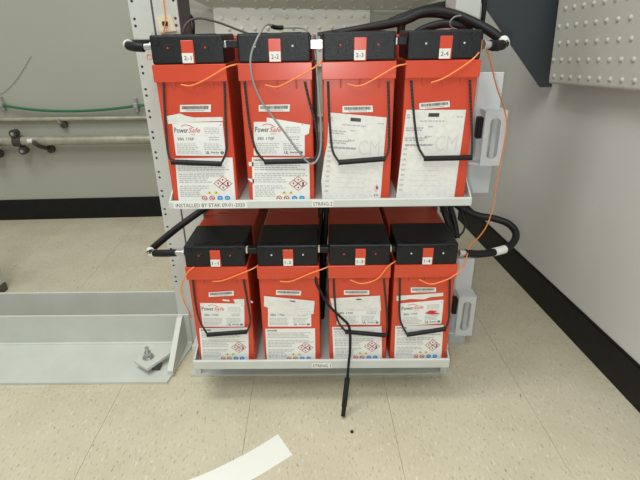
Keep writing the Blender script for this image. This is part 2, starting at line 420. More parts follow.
# ================================================================ BATTERIES
YF = .8236; CXS = {'U': [-0.2241, -0.083, 0.0551, 0.1925], 'L': [-0.2188, -0.0777, 0.0622, 0.1917]}; ZB = {'U': .465, 'L': .092}
LY = .0066                                   # label plane, just in front of the body face (body face at .0072)
def product_print(p, rng, plain=False):
    p.text('EnerSys', .02, .025, .09, .06, 'grey_ink')
    p.text('Power', .025, .15, .30, .31, 'ink', bold=.008)
    p.text('Safe', .305, .16, .54, .30, 'red_ink', bold=.004, shear=.3)
    p.text('SBS', .33, .33, .43, .37, 'grey_ink')
    arc = [(.17 + .25 * k / 8, .16 - .09 * math.sin(math.pi * min(1, .15 + k / 9))) for k in range(9)]
    p.line(arc, .018, 'red_ink')
    p.text('SBS 170F', .07, .45, .40, .535, 'ink', bold=.006)
    p.rect(.03, .385, .97, .390, 'faint_ink'); p.rect(.03, .585, .97, .590, 'faint_ink')
    p.text('+', .94, .04, .97, .12, 'grey_ink', bold=.02)
    for v in (.16, .21, .26, .31): p.words(.62, .95, v, .018, 'grey_ink', rng, .9)
    for v in (.43, .5): p.words(.70, .95, v, .03, 'grey_ink', rng, .8)
    for v in (.63, .685, .74, .795, .85, .905):
        p.words(.04, .52, v, .022, 'grey_ink', rng, rng.uniform(.7, 1)); 
        if v < .8: p.words(.58, .96, v, .022, 'grey_ink', rng, rng.uniform(.7, 1))
    p.text('UL', .60, .855, .68, .945, 'ink', bold=.03); p.text('EnerSys', .71, .865, .87, .935, 'ink', bold=.02, shear=.2)
    p.disc(.93, .90, .034, .05, 'ink'); p.disc(.93, .90, .022, .033, 'paper', lay=1); p.rect(.90, .885, .96, .915, 'ink', lay=2)
def diamond(p, u, v, ru, rv):
    p.poly([(u, v - rv), (u + ru, v), (u, v + rv), (u - ru, v)], 'red_ink', 0)
    p.poly([(u, v - rv * .78), (u + ru * .78, v), (u, v + rv * .78), (u - ru * .78, v)], 'paper', 1)
def warning_print(p, rng, heading=True, symbols=True, vmax=1.0):
    if heading: p.text('DANGER', .03, .03, .24, .075, 'ink', bold=.03)
    rows = 17
    for k in range(rows):
        v = .11 + k * .045
        u1 = .97 if v < .42 else .62 if v < .66 else .45
        if k in (4, 10): continue
        p.words(.04, u1, v, .019, 'grey_ink', rng, rng.uniform(.8, 1))
    if not symbols: return
    ru, rv = .085, .085
    for du, dv in ((0, -1), (1, 0), (0, 1), (-1, 0)): diamond(p, .80 + du * ru * .95, .56 + dv * rv * .95, ru, rv)
    p.disc(.885, .55, .018, .028, 'ink', lay=2); p.poly([(.86, .61), (.885, .565), (.915, .61)], 'ink', 2)
    p.rect(.705, .535, .73, .575, 'ink', 2); p.disc(.80, .475, .016, .02, 'ink', lay=2); p.disc(.80, .645, .016, .02, 'ink', lay=2)
    for u in (.55, .67):
        p.poly([(u, .72), (u + .045, .79), (u - .045, .79)], 'yellow_ink', 0); p.rect(u - .006, .745, u + .006, .775, 'ink', 1)
    for k, (u, c) in enumerate(((.46, 'red_ink'), (.59, 'red_ink'), (.73, 'blue_ink'), (.86, 'blue_ink'))):
        p.disc(u, .885, .05, .055, c); 
        p.disc(u, .885, .033 if c == 'red_ink' else .02, .038 if c == 'red_ink' else .022, 'paper', lay=1)
        if c == 'red_ink': p.line([(u - .03, .86), (u + .03, .91)], .012, 'red_ink', 2)
        p.disc(u, .885, .013, .016, 'ink' if c == 'red_ink' else 'blue_ink', lay=3)
def sheet_print(p, rng, cm=True, dia=False):
    p.rect(.38, .035, .56, .075, 'ink'); p.rect(.385, .04, .555, .07, 'rust', 1)
    p.words(.25, .66, .115, .012, 'grey_ink', rng); p.words(.86, .96, .07, .012, 'grey_ink', rng)
    for v, a, b in ((.05, .02, .08), (.075, .02, .08), (.19, .03, .32), (.215, .03, .3), (.30, .03, .42), (.325, .03, .35), (.175, .4, .48), (.285, .36, .48), (.375, .04, .52), (.385, .05, .52)):
        p.words(a, b, v, .014, 'grey_ink', rng)
    if cm: p.text('CM', .55, .28, .92, .46, 'faint_ink')
    for k in range(9):
        v = .42 + k * .06; u = .03
        for q in range(3): p.rect(u + q * .022, v, u + q * .022 + .014, v + .022, 'grey_ink')
    for v in (.68, .74, .80, .86): p.words(.20, .70, v, .010, 'faint_ink', rng)
    p.rect(.06, .535, .94, .538, 'faint_ink')
    for k in range(8): p.words(.12 + k * .1, .16 + k * .1, .965, .012, 'faint_ink', rng)
    if dia:
        p.poly([(.92, .82), (.96, .87), (.92, .92), (.88, .87)], 'red_ink'); p.poly([(.92, .83), (.952, .87), (.92, .91), (.888, .87)], 'paper', 1)
        p.disc(.925, .865, .016, .022, 'ink', lay=2); p.disc(.9, .96, .012, .015, 'red_ink'); p.disc(.94, .96, .012, .015, 'blue_ink')

def build_battery(row, i, label, spec):
    root = empty('battery', (CXS[row][i], YF, ZB[row])); tag(root, label, 'battery', 'red batteries on the upper tray' if row == 'U' else 'red batteries on the lower tray')
    rng = random.Random(hash((row == 'U', i)) & 255)
    # body: red case, with a shallow rib line across the top
    b = MB(); b.box(-.0605, .0605, .0072, .52, 0, .2385, bev=.003, seg=2)
    b.box(-.0605, .0605, .105, .52, .236, .2765, bev=.0035, seg=2)
    for yy in (.20, .32, .44): b.box(-.034, .034, yy, yy + .004, .2764, .2778, bev=.0006)
    b.build('case', 'red', root)
    # collar below the lid
    c = MB(); c.box(-.0612, .0612, 0, .105, .2105, .2382, bev=.0012, seg=2); c.build('collar', 'red', root)
    for x in (-.030, .002, .034):
        MB().prism([(.0074, .2108), (.0015, .2108), (.0074, .1955)], 'x', x - .0015, x + .0015).build('rib', 'red', root)
    # lid
    l = MB(); l.box(-.0590, .0590, .0012, .110, .2386, .283, bev=.003, seg=2)
    lid = l.build('lid', 'lid', root)
    for x in (-.028, .028):
        MB().cyl((x, .026, .2829), (x, .026, .2838), .0165, n=24).build('vent_disc', 'lid', lid)
    for x, rot in ((-.0485, 0), (.0455, 1)):
        pl = MB().cyl((x, .0014, .2735), (x, -.0006, .2735), .0062, n=18)
        pl.box(x - .0055, x + .0055, -.0010, -.0004, .2731, .2739)
        if rot: pl.box(x - .0004, x + .0004, -.0010, -.0004, .268, .279)
        pl.build('plug', 'lid', lid)
    for x0, x1 in ((-.034, -.017), (.020, .039)): MB().box(x0, x1, .0006, .0014, .2752, .2764).build('slot', 'dark', lid)
    for x in (-.034, .0235): MB().box(x, x + .012, .0004, .0014, .2510, .2685, bev=.0003).build('recess', 'lid', lid)
    for x in (-.0305, .0305): tag(MB().cyl((x, .0012, .2635), (x, -.0008, .2635), .0016, n=10).build('terminal_hole', spec.get('dot', 'faint_ink'), lid), 'pale dot in the lid face')
    st = MB().box(-.0085, .0115, -.0012, .0014, .2392, .2745, bev=.0006).build('red_insert', 'red', lid)
    # number tag
    ox = spec.get('tagx', 0)
    P0 = [(-.0085 + ox, .2555), (.0098 + ox, .2555), (.0094 + ox, .2405), (-.0085 + ox, .2405)]
    p = Print(P0, P0, -.0017, 'white'); p.text(spec['num'], .16, .28, .84, .72, 'ink'); tag(p.done('number_tag', lid), 'white number tag reading ' + spec['num'])
    # rope handle
    if 'strap' in spec:
        for nm in ('sl', 'sr'):
            MB().tube(spec[nm], .0021, 8).build('strap', 'rope', root)
        (a, b_) = spec['strap']
        a = Vector(a); b_ = Vector(b_); MB().tube([a, a.lerp(b_, .5), b_], .0047, 12).build('handle_grip', 'rubber', root)
    # labels
    q = spec['bar']; p = Print(q, q, LY - .0006, 'white')
    u = .06
    while u < .93:
        w = rng.choice((.008, .012, .018)); p.rect(u, .16, u + w, .62, 'ink'); u += w + rng.choice((.007, .011))
    p.words(.2, .8, .72, .14, 'grey_ink', rng); p.done('barcode_label', root)
    for q in spec.get('scrap', []): Print(q, q[:4], LY - .0002, 'oldpaper').done('label_scrap', root)
    for o_, f_ in spec.get('prod', []):
        p = Print(o_, f_, LY, 'paper'); product_print(p, rng); p.done('product_label', root)
    if 'over' in spec:      # torn shipping paper stuck over the product label
        p = Print(spec['over'], spec['over'][:4], LY - .0012, 'oldpaper', .0004)
        for v in (.2, .33, .5, .66, .8): p.words(.08, .9, v, .035, 'faint_ink', rng, rng.uniform(.4, .9))
        p.rect(.44, .12, .56, .2, 'rust'); p.done('torn_paper', root)
    for o_ in spec.get('warn', []):
        p = Print(o_, o_[:4], LY - .0002, 'paper'); warning_print(p, rng); p.done('warning_label', root)
    if 'sheet' in spec:
        p = Print(spec['sheet'], spec['sframe'], LY - .0004, 'oldpaper'); sheet_print(p, rng, True, spec.get('dia', False)); p.done('paper_sheet', root)
    if 'smear' in spec:
        q = spec['smear']; Print(q, q[:4], LY - .0016, 'red_ink', .0003).done('label_tear', root)
    return root

SPEC = {
('U', 0): dict(num='2-1', tagx=0, dot='red_ink',
  strap=[(-0.05,-0.004,0.077),(0.0383,-0.004,0.0721)], sl=[(-0.0457,0.002,0.2121),(-0.0487,0.001,0.1824),(-0.0527,0,0.1324),(-0.0543,-0.002,0.0945),(-0.0491,-0.004,0.077)], sr=[(0.0561,0.002,0.2104),(0.052,0,0.1479),(0.0488,-0.002,0.0965),(0.0374,-0.004,0.0722)],
  bar=[(-0.0245,0.1732),(0.0285,0.1732),(0.0267,0.1607),(-0.0261,0.1615)],
  scrap=[[(-0.05,0.1551),(-0.0266,0.1589),(-0.0169,0.1546),(-0.0034,0.1518),(0.046,0.1519),(0.0461,0.1451),(0.0149,0.1447),(-0.0113,0.1443),(-0.05,0.1415)]],
  prod=[([(-0.0426,0.1439),(0.0451,0.1434),(0.0454,0.0838),(-0.0438,0.086)],)*2],
  warn=[[(-0.0464,0.0806),(0.0567,0.0809),(0.0553,-0.0048),(-0.0509,-0.0034)]]),
('U', 1): dict(num='2-2', tagx=0.001,
  strap=[(-0.0264,-0.004,0.0747),(0.0567,-0.004,0.0756)], sl=[(-0.0517,0.002,0.2099),(-0.0504,0.001,0.1721),(-0.0475,0,0.1303),(-0.0402,-0.002,0.0958),(-0.0255,-0.004,0.0746)], sr=[(0.0486,0.002,0.2083),(0.0548,0.001,0.1786),(0.0634,0,0.1456),(0.0679,-0.001,0.1115),(0.0665,-0.003,0.0856),(0.0558,-0.004,0.0753)],
  bar=[(-0.0313,0.1711),(0.0221,0.1714),(0.0208,0.1595),(-0.032,0.1603)],
  prod=[([(-0.0418,0.1428),(-0.0195,0.1425),(-0.019,0.1499),(0.0556,0.1362),(0.0526,0.1209),(0.0455,0.1184),(0.0444,0.082),(-0.0461,0.084)], [(-0.0417,0.1436),(0.0462,0.1423),(0.0444,0.082),(-0.0461,0.084)])],
  scrap=[[(-0.0565,0.0723),(-0.0475,0.0722),(-0.0481,0.0639),(-0.0562,0.065)], [(-0.0607,0.0418),(-0.049,0.0407),(-0.0496,0.0313),(-0.0565,0.037)]],
  warn=[[(-0.0499,0.0804),(0.0525,0.0789),(0.0516,-0.0067),(-0.0538,-0.0053)]]),
('U', 2): dict(num='2-3', tagx=0, dot='red_ink',
  strap=[(-0.0344,-0.004,0.0719),(0.0483,-0.004,0.0775)], sl=[(-0.051,0.002,0.2077),(-0.0498,0.001,0.1617),(-0.0468,0,0.1109),(-0.0426,-0.002,0.0885),(-0.033,-0.004,0.0728)], sr=[(0.0488,0.002,0.2061),(0.0525,0,0.1436),(0.054,-0.001,0.0957),(0.0478,-0.004,0.0775)],
  bar=[(-0.0267,0.1672),(0.0242,0.1673),(0.0254,0.1565),(-0.0267,0.1564)],
  sheet=[(-0.05,0.1569),(0.0492,0.1468),(0.0432,-0.0083),(-0.0628,-0.0068),(-0.0649,0.0354),(-0.0595,0.0741),(-0.0533,0.1032)], sframe=[(-0.05,0.1569),(0.0492,0.1468),(0.0432,0.0015),(-0.0632,0.0029)], dia=True),
('U', 3): dict(num='2-4', tagx=-.0005,
  strap=[(-0.0213,-0.004,0.0767),(0.0625,-0.004,0.0773)], sl=[(-0.0505,0.002,0.2071),(-0.0454,0.001,0.1678),(-0.0387,0,0.126),(-0.0319,-0.002,0.0969),(-0.0196,-0.004,0.0767)], sr=[(0.0463,0.002,0.2063),(0.0531,0.001,0.158),(0.0599,-0.002,0.1078),(0.0615,-0.004,0.0784)],
  bar=[(-0.0345,0.1697),(0.0166,0.173),(0.0184,0.1628),(-0.033,0.1598)],
  sheet=[(-0.0552,0.1592),(0.0463,0.1577),(0.041,-0.0081),(-0.0658,-0.0067)], sframe=[(-0.0552,0.1592),(0.0463,0.1577),(0.0419,0.0035),(-0.0647,0.003)]),
('L', 0): dict(num='1-1', tagx=0, dot='red_ink',
  strap=[(-0.034,-0.004,0.0829),(0.05,-0.004,0.0897)], sl=[(-0.0492,0.002,0.2106),(-0.0503,0.001,0.164),(-0.0466,0,0.1168),(-0.0329,-0.004,0.0836)], sr=[(0.0517,0.002,0.2094),(0.0564,0,0.1517),(0.0583,-0.002,0.1122),(0.0501,-0.004,0.0902)],
  bar=[(-0.022,0.1782),(0.0289,0.1816),(0.0285,0.1707),(-0.023,0.1677)],
  scrap=[[(0.0042,0.1619),(0.0187,0.1599),(0.0179,0.1563),(0.0048,0.1581)], [(0.0262,0.1616),(0.0484,0.1618),(0.0481,0.1476),(0.0288,0.1525)], [(0.0609,0.1579),(0.0658,0.1554),(0.0647,0.1519),(0.0616,0.1534)]],
  prod=[([(-0.0428,0.1534),(0.0475,0.1508),(0.0436,0.0949),(-0.0438,0.0958)],)*2],
  warn=[[(-0.0518,0.0919),(0.0514,0.0929),(0.0455,0.0038),(-0.0565,0.0048)]]),
('L', 1): dict(num='1-2', tagx=0.0005,
  bar=[(-0.0267,0.1825),(0.0239,0.1798),(0.0228,0.1696),(-0.0274,0.1711)],
  prod=[([(-0.0452,0.1448),(0.0427,0.1438),(0.0421,0.094),(-0.0483,0.0949)], [(-0.0479,0.1508),(0.0429,0.1498),(0.0421,0.094),(-0.0483,0.0949)])],
  over=[(-0.0518,0.1691),(0.0506,0.1562),(0.0475,0.1257),(0.032,0.1242),(0.0195,0.1207),(0.0115,0.1268),(-0.0052,0.1214),(-0.0296,0.1297),(-0.0464,0.1238),(-0.0457,0.1418),(-0.0533,0.1448)],
  warn=[[(-0.0543,0.0893),(0.0498,0.0892),(0.049,0.0025),(-0.0561,0.0035)]]),
('L', 2): dict(num='1-3', tagx=0, dot='red_ink',
  strap=[(-0.0273,-0.004,0.0879),(0.0565,-0.004,0.0779)], sl=[(-0.0507,0.002,0.2085),(-0.0486,0.001,0.1609),(-0.0432,0,0.1138),(-0.0258,-0.004,0.0869)], sr=[(0.0488,0.002,0.2073),(0.0552,0,0.1487),(0.0591,-0.002,0.1019),(0.0572,-0.004,0.0779)],
  bar=[(-0.0303,0.1803),(0.0206,0.1797),(0.0209,0.1697),(-0.0299,0.1698)],
  prod=[([(-0.0471,0.1457),(0.0442,0.1447),(0.0452,0.097),(-0.0444,0.0979)], [(-0.0501,0.154),(0.0439,0.153),(0.0452,0.097),(-0.0452,0.0979)])],
  over=[(-0.0576,0.162),(0.0427,0.1674),(0.0459,0.1322),(0.0358,0.1299),(0.0193,0.1353),(-0.0052,0.1344),(-0.0257,0.1375),(-0.04,0.1355),(-0.0441,0.1199),(-0.0523,0.132)],
  warn=[[(-0.0542,0.0923),(0.0485,0.0925),(0.0527,0.0038),(-0.0515,0.0048)]]),
('L', 3): dict(num='1-4', tagx=0,
  strap=[(-0.0298,-0.004,0.0787),(0.0493,-0.004,0.0927)], sl=[(-0.0493,0.002,0.2092),(-0.0477,0.001,0.1595),(-0.044,0,0.1125),(-0.029,-0.004,0.0795)], sr=[(0.049,0.002,0.2092),(0.0525,0.001,0.1584),(0.0542,-0.002,0.1176),(0.0493,-0.004,0.0927)],
  bar=[(-0.0261,0.1852),(0.0244,0.1846),(0.0252,0.1743),(-0.025,0.1734)],
  scrap=[[(-0.0532,0.1656),(0.0399,0.172),(0.0406,0.1646),(0.0142,0.1621),(0.0025,0.1571),(-0.0258,0.1583),(-0.0527,0.1539)]],
  prod=[([(-0.0446,0.1478),(0.042,0.1558),(0.0427,0.1314),(0.0425,0.0986),(-0.0406,0.0933)], [(-0.0446,0.1478),(0.042,0.1558),(0.0425,0.0986),(-0.0406,0.0933)])],
  smear=[(0.0066,0.1244),(0.0163,0.1315),(0.0307,0.1301),(0.0249,0.1264),(0.0394,0.1233),(0.0212,0.1216)],
  warn=[[(-0.0524,0.0934),(0.0474,0.0949),(0.0499,0.0053),(-0.0506,0.0063)]]),
}
BL = {('U', 0): 'red battery with black lid tagged 2-1, leftmost on the upper tray', ('U', 1): 'red battery with black lid tagged 2-2, grey cable looping over its front',
 ('U', 2): 'red battery tagged 2-3 with a torn paper sheet covering its front', ('U', 3): 'red battery tagged 2-4 with a tall white paper sheet, rightmost on the upper tray',
 ('L', 0): 'red battery with black lid tagged 1-1, leftmost on the lower tray', ('L', 1): 'red battery tagged 1-2 on the lower tray without a handle hanging in front',
 ('L', 2): 'red battery tagged 1-3 on the lower tray with a black probe lead across it', ('L', 3): 'red battery tagged 1-4 on the lower tray, rightmost, beside the lower slotted bracket'}
for k, s_ in SPEC.items(): build_battery(*k, BL[k], s_)

# connectors that bridge neighbouring lids
for row in 'UL':
    for i in range(3):
        CX = CXS[row]; cx = (CX[i] + CX[i + 1]) / 2; gw = (CX[i + 1] - CX[i]) / 2 - .0592; z = ZB[row]
        bright = (row, i) == ('U', 1)
        root = empty('busbar_connector', (cx, YF + .01, z + .27))
        nm = {'U': ['2-1', '2-2', '2-3', '2-4'], 'L': ['1-1', '1-2', '1-3', '1-4']}[row]
        tag(root, ('bright bare metal' if bright else 'black covered') + ' connector bridging the lids of batteries %s and %s' % (nm[i], nm[i + 1]), 'connector', 'connectors between battery lids')
        if bright:
            MB().box(-gw, gw, 0, .012, -.012, .002, bev=.0008).build('metal_bar', 'tin', root)
            for x in (-.006, .005): MB().cyl((x, .006, .002), (x, .006, .007), .0035, n=6, smooth=False).build('nut', 'zinc', root)
        else:
            MB().box(-gw + .0035, gw, 0, .016, -.0085, .0035, bev=.0012).build('cover', 'dark', root)
            tag(MB().box(-gw, -gw + .0034, .001, .014, -.008, .003, bev=.0006).build('end_ring', 'tin' if row == 'U' else 'cream', root), 'pale end ring')

# ================================================================ CABLES
def cable(name, pts, r, m, label, cat='cable', group=None, n=8, sub=6):
    return tag(MB().tube(pts, r, n, sub=sub).build(name, m), label, cat, group)
def power_cable(main, r, sleeve, lug, tape_pts, label, tr=None):
    root = empty('power_cable', main[0]); tag(root, label, 'cable', 'black battery power cables')
    inv = Matrix.Translation(-Vector(main[0]))
    def add(mb, nm, mt, lab=None):
        o = mb.build(nm, mt, root); o.matrix_parent_inverse = inv
        if lab: tag(o, lab)
    add(MB().tube(main, r, 12, sub=7), 'cable', 'rubber')
    if sleeve: add(MB().tube(sleeve, r * 1.08, 12), 'sleeve', 'dark', 'shiny black sleeve')
    if lug: add(MB().tube(lug, r * .75, 12).cyl(lug[-1], Vector(lug[-1]) + (Vector(lug[-1]) - Vector(lug[0])).normalized() * .003, r * .95, n=6, smooth=False), 'terminal_lug', 'tin', 'silver terminal lug')
    if tape_pts: add(MB().tube(tape_pts, tr or r * 1.12, 14), 'tape_band', 'white', 'white tape band')
    return root
# upper left
power_cable([(-0.3065,0.862,0.729),(-0.3227,0.865,0.73),(-0.3411,0.885,0.7321),(-0.3516,0.93,0.7335),(-0.3357,0.98,0.7329),(-0.3109,1.0,0.7338)], .0075, None, [(-0.3047,0.862,0.7298),(-0.2937,0.86,0.7304)], [(-0.3389,0.882,0.7329),(-0.3452,0.893,0.7331),(-0.3473,0.902,0.7337)], 'black power cable on the left terminal of battery 2-1', .0084)
# lower left
power_cable([(-0.3061,0.862,0.3444),(-0.3297,0.865,0.3423),(-0.3549,0.872,0.3398),(-0.3688,0.89,0.336),(-0.3574,0.92,0.3429),(-0.3247,0.965,0.3611),(-0.279,1.0,0.3863),(-0.2379,1.02,0.4085)], .0075, None, [(-0.3061,0.862,0.3444),(-0.2902,0.86,0.3456)], [(-0.3525,0.871,0.3395),(-0.3628,0.879,0.337),(-0.3699,0.892,0.3362)], 'black power cable on the left terminal of battery 1-1, rising behind the upper tray', .0082)
# upper right with the bundle above the lids
power_cable([(0.2766,0.862,0.7233),(0.2938,0.868,0.7221),(0.3084,0.885,0.7253),(0.3024,0.91,0.7362),(0.2833,0.94,0.752),(0.2478,0.97,0.7704),(0.2155,0.985,0.779),(0.183,0.99,0.7771),(0.1506,0.995,0.765),(0.1058,1.0,0.7571),(0.0486,1.005,0.7475),(-0.0138,1.01,0.7386)], .0085, [(0.282,0.863,0.7224),(0.2918,0.867,0.7218)], [(0.2766,0.862,0.7233),(0.2661,0.858,0.7239)], [(0.3,0.874,0.7223),(0.3077,0.884,0.7246),(0.3092,0.894,0.7286)], 'black power cable on the right terminal of battery 2-4, arching left over the lids', .0093)
cable('power_cable', [(0.2731,0.955,0.7531),(0.2419,0.975,0.769),(0.2018,0.99,0.7768),(0.1653,0.995,0.7725),(0.1493,0.998,0.7624),(0.1465,1.0,0.7485),(0.1474,1.0,0.7307)], .008, 'rubber', 'black cable dropping behind the lids between batteries 2-3 and 2-4', group='black battery power cables')
cable('power_cable', [(0.2691,0.965,0.7481),(0.2362,0.97,0.7572),(0.2125,0.98,0.7568),(0.1878,0.985,0.7495),(0.1666,0.99,0.7377)], .0075, 'rubber', 'short black cable low behind the lid of battery 2-4', group='black battery power cables')
cable('power_cable', [(0.283,1.2,1.1428),(0.3023,1.2,0.9235),(0.3036,1.19,0.8232),(0.2674,1.15,0.8),(0.2356,1.1,0.7926),(0.2074,1.06,0.787),(0.185,1.045,0.7814),(0.159,1.04,0.7737),(0.1297,1.04,0.7634)], .0075, 'rubber', 'black cable behind the bundle above battery 2-4', group='black battery power cables')
cable('cable_tie', [(0.245,0.945,0.7707),(0.2323,0.94,0.7683),(0.225,0.94,0.7603),(0.2297,0.945,0.7521),(0.2433,0.95,0.7469)], .0013, 'greycable', 'thin grey tie looped round the black cables by the right upright', 'tie')
# lower right loop
power_cable([(0.2761,0.862,0.3368),(0.3045,0.868,0.3314),(0.3388,0.885,0.326),(0.3725,0.905,0.3245),(0.3974,0.925,0.3325),(0.4059,0.945,0.3458),(0.3951,0.965,0.3577),(0.3687,0.98,0.3639),(0.3367,0.992,0.3668),(0.3051,1.003,0.3786),(0.2765,1.012,0.3972)], .0078, None, [(0.2781,0.862,0.3368),(0.2664,0.86,0.3379)], [(0.3439,0.888,0.3259),(0.3593,0.897,0.3249),(0.3711,0.904,0.3245)], 'black power cable on the right terminal of battery 1-4, looping beside the wall', .0088)
for pts, r, lab in (([(0.2469,0.985,0.4115),(0.2528,0.965,0.391),(0.2625,0.95,0.3643),(0.2713,0.945,0.3381)], .0075, 'thick black cable hanging under the upper tray behind battery 1-4, left one'),
                    ([(0.2661,1.0,0.4061),(0.2735,0.985,0.3833),(0.2812,0.97,0.356),(0.286,0.96,0.3267)], .0065, 'thick black cable hanging under the upper tray behind battery 1-4, right one')):
    cable('hanging_cable', pts, r, 'rubber', lab, group='cables hanging behind battery 1-4')
cable('thin_lead', [(0.2945,0.99,0.4046),(0.2984,0.985,0.3759),(0.3057,0.98,0.3564),(0.3031,0.975,0.3369),(0.2929,0.97,0.327)], .0022, 'dark', 'thin black lead dangling at the right end of the upper tray')
# dark leads by the uprights
cable('thin_lead', [(-0.2974,1.125,0.8256),(-0.2972,1.125,0.7951),(-0.2846,1.125,0.7755),(-0.2885,1.125,0.7358)], .003, 'dark', 'thin black lead running down beside the left upright behind battery 2-1')
cable('vertical_cable', [(0.3103,1.035,0.813),(0.3123,1.035,0.7816),(0.3133,1.04,0.753),(0.3135,1.04,0.7179)], .0048, 'rubber', 'black cable running down the outer edge of the right upright')
cable('thin_lead', [(-0.2728,0.985,0.738),(-0.2695,0.985,0.7555),(-0.2648,0.99,0.765),(-0.2536,0.995,0.7734),(-0.2373,1.0,0.7754),(-0.2185,1.0,0.7715),(-0.1969,1.0,0.7652),(-0.1626,0.99,0.7526),(-0.1388,0.98,0.7446)], .0022, 'darkcable', 'dark grey lead arching above the lid of battery 2-1')
cable('hanging_cable', [(-0.0132,1.0,0.3982),(-0.0151,0.99,0.3493),(-0.0183,0.985,0.2895),(-0.0217,0.98,0.1595),(-0.0247,0.97,0.036)], .0062, 'rubber', 'black cable hanging in the gap between batteries 1-2 and 1-3, left of two', group='cables in the gap between batteries 1-2 and 1-3')
cable('hanging_cable', [(0.0002,1.03,0.3874),(-0.0032,1.02,0.337),(-0.0073,1.015,0.2753),(-0.0137,1.01,0.1413),(-0.0181,1.0,0.0138)], .0062, 'rubber', 'black cable hanging in the gap between batteries 1-2 and 1-3, right of two', group='cables in the gap between batteries 1-2 and 1-3')
# long grey loop
cable('grey_cable', [(-0.0153,0.835,0.7059),(-0.0183,0.842,0.7302),(-0.023,0.85,0.7453),(-0.0384,0.87,0.7547),(-0.0639,0.875,0.7559),(-0.0804,0.87,0.7561),(-0.0946,0.85,0.7608),(-0.1047,0.825,0.7468),(-0.1167,0.812,0.7223),(-0.1201,0.808,0.7016),(-0.1169,0.806,0.6757),(-0.1067,0.806,0.6473),(-0.0931,0.806,0.6261),(-0.0758,0.804,0.6015),(-0.0533,0.802,0.5695),(-0.0344,0.802,0.5449),(-0.0216,0.802,0.5409),(-0.0109,0.806,0.5593),(-0.0086,0.812,0.6007),(-0.0118,0.818,0.6523),(-0.014,0.83,0.6876),(-0.0156,0.84,0.6994)], .0017, 'greycable', 'long grey cable looping down across the front of battery 2-2')
cable('tape_wrap', [(-0.0706,0.874,0.7561),(-0.0804,0.87,0.756),(-0.0876,0.86,0.7577)], .0036, 'dark', 'black tape wrapped round the grey cable above battery 2-2', 'tape')
# orange sense wires
OW = 'orange sense wires on the batteries'
for pts, lab in (
 ([(-0.2411,0.825,0.6716),(-0.2234,0.821,0.6703),(-0.1986,0.819,0.6792),(-0.1638,0.819,0.697),(-0.1487,0.819,0.7015),(-0.1423,0.83,0.7021)], 'orange wire swagging across battery 2-1 towards battery 2-2'),
 ([(-0.1009,0.825,0.6692),(-0.0806,0.821,0.6661),(-0.0585,0.819,0.6751),(-0.0251,0.819,0.6917),(-0.0103,0.819,0.7006),(-0.0054,0.83,0.706)], 'orange wire swagging across battery 2-2 towards battery 2-3'),
 ([(0.0364,0.825,0.6683),(0.0569,0.821,0.6655),(0.0812,0.819,0.6763),(0.1131,0.819,0.6941),(0.1275,0.819,0.6976),(0.1357,0.83,0.6984)], 'orange wire swagging across battery 2-3 towards battery 2-4'),
 ([(0.1747,0.825,0.668),(0.1957,0.819,0.6765),(0.226,0.818,0.6954),(0.2428,0.82,0.7086),(0.2539,0.835,0.7199),(0.2578,0.85,0.7315)], 'orange wire rising across battery 2-4 to its right terminal'),
 ([(-0.2291,0.825,0.2979),(-0.2079,0.821,0.3021),(-0.1717,0.819,0.3173),(-0.1473,0.819,0.328),(-0.1369,0.83,0.3299)], 'orange wire swagging across battery 1-1 towards battery 1-2'),
 ([(-0.2609,0.822,0.3326),(-0.2731,0.819,0.3229),(-0.2853,0.818,0.3036),(-0.292,0.818,0.2833),(-0.2901,0.82,0.2567),(-0.288,0.83,0.2315),(-0.2914,0.85,0.1966)], 'orange wire hanging down the left edge of battery 1-1'),
 ([(-0.0948,0.825,0.2968),(-0.0727,0.821,0.2988),(-0.0346,0.819,0.3168),(-0.0072,0.819,0.3274),(0.0066,0.83,0.3282)], 'orange wire swagging across battery 1-2 towards battery 1-3'),
 ([(0.0439,0.825,0.2982),(0.0674,0.821,0.2922),(0.0964,0.819,0.3031),(0.115,0.819,0.3282),(0.1244,0.82,0.3362),(0.1335,0.83,0.3365)], 'orange wire swagging across battery 1-3 towards battery 1-4'),
 ([(0.2717,0.866,0.7186),(0.2855,0.88,0.6986),(0.3176,0.92,0.6473),(0.3502,0.96,0.6049),(0.3616,0.965,0.5708),(0.3623,0.965,0.5305),(0.3578,0.965,0.4653),(0.3542,0.955,0.4046),(0.3371,0.93,0.3691),(0.3114,0.9,0.3526),(0.2884,0.875,0.3484),(0.279,0.855,0.3379),(0.2634,0.83,0.3196),(0.2425,0.819,0.3058),(0.2199,0.818,0.2955),(0.2009,0.819,0.2907),(0.1797,0.824,0.2983)], 'long orange wire dropping from battery 2-4 down to battery 1-4'),
 ([(-0.3117,1.024,0.8299),(-0.3116,1.022,0.8005),(-0.3124,1.02,0.7741),(-0.3171,1.018,0.7563),(-0.3208,1.018,0.7382)], 'orange wire tied to the cream mount on the left upright')):
    cable('sense_wire', pts, .0013, 'orange', lab, 'wire', OW, n=8)
lug = MB().tube([(-0.3041,0.865,0.717),(-0.2948,0.862,0.717),(-0.2958,0.862,0.7106),(-0.3049,0.865,0.71),(-0.3041,0.865,0.717)], .0009, 6, smooth_path=False)
tag(lug.build('wire_lug', 'orange'), 'small orange wire loop left of battery 2-1', 'wire')
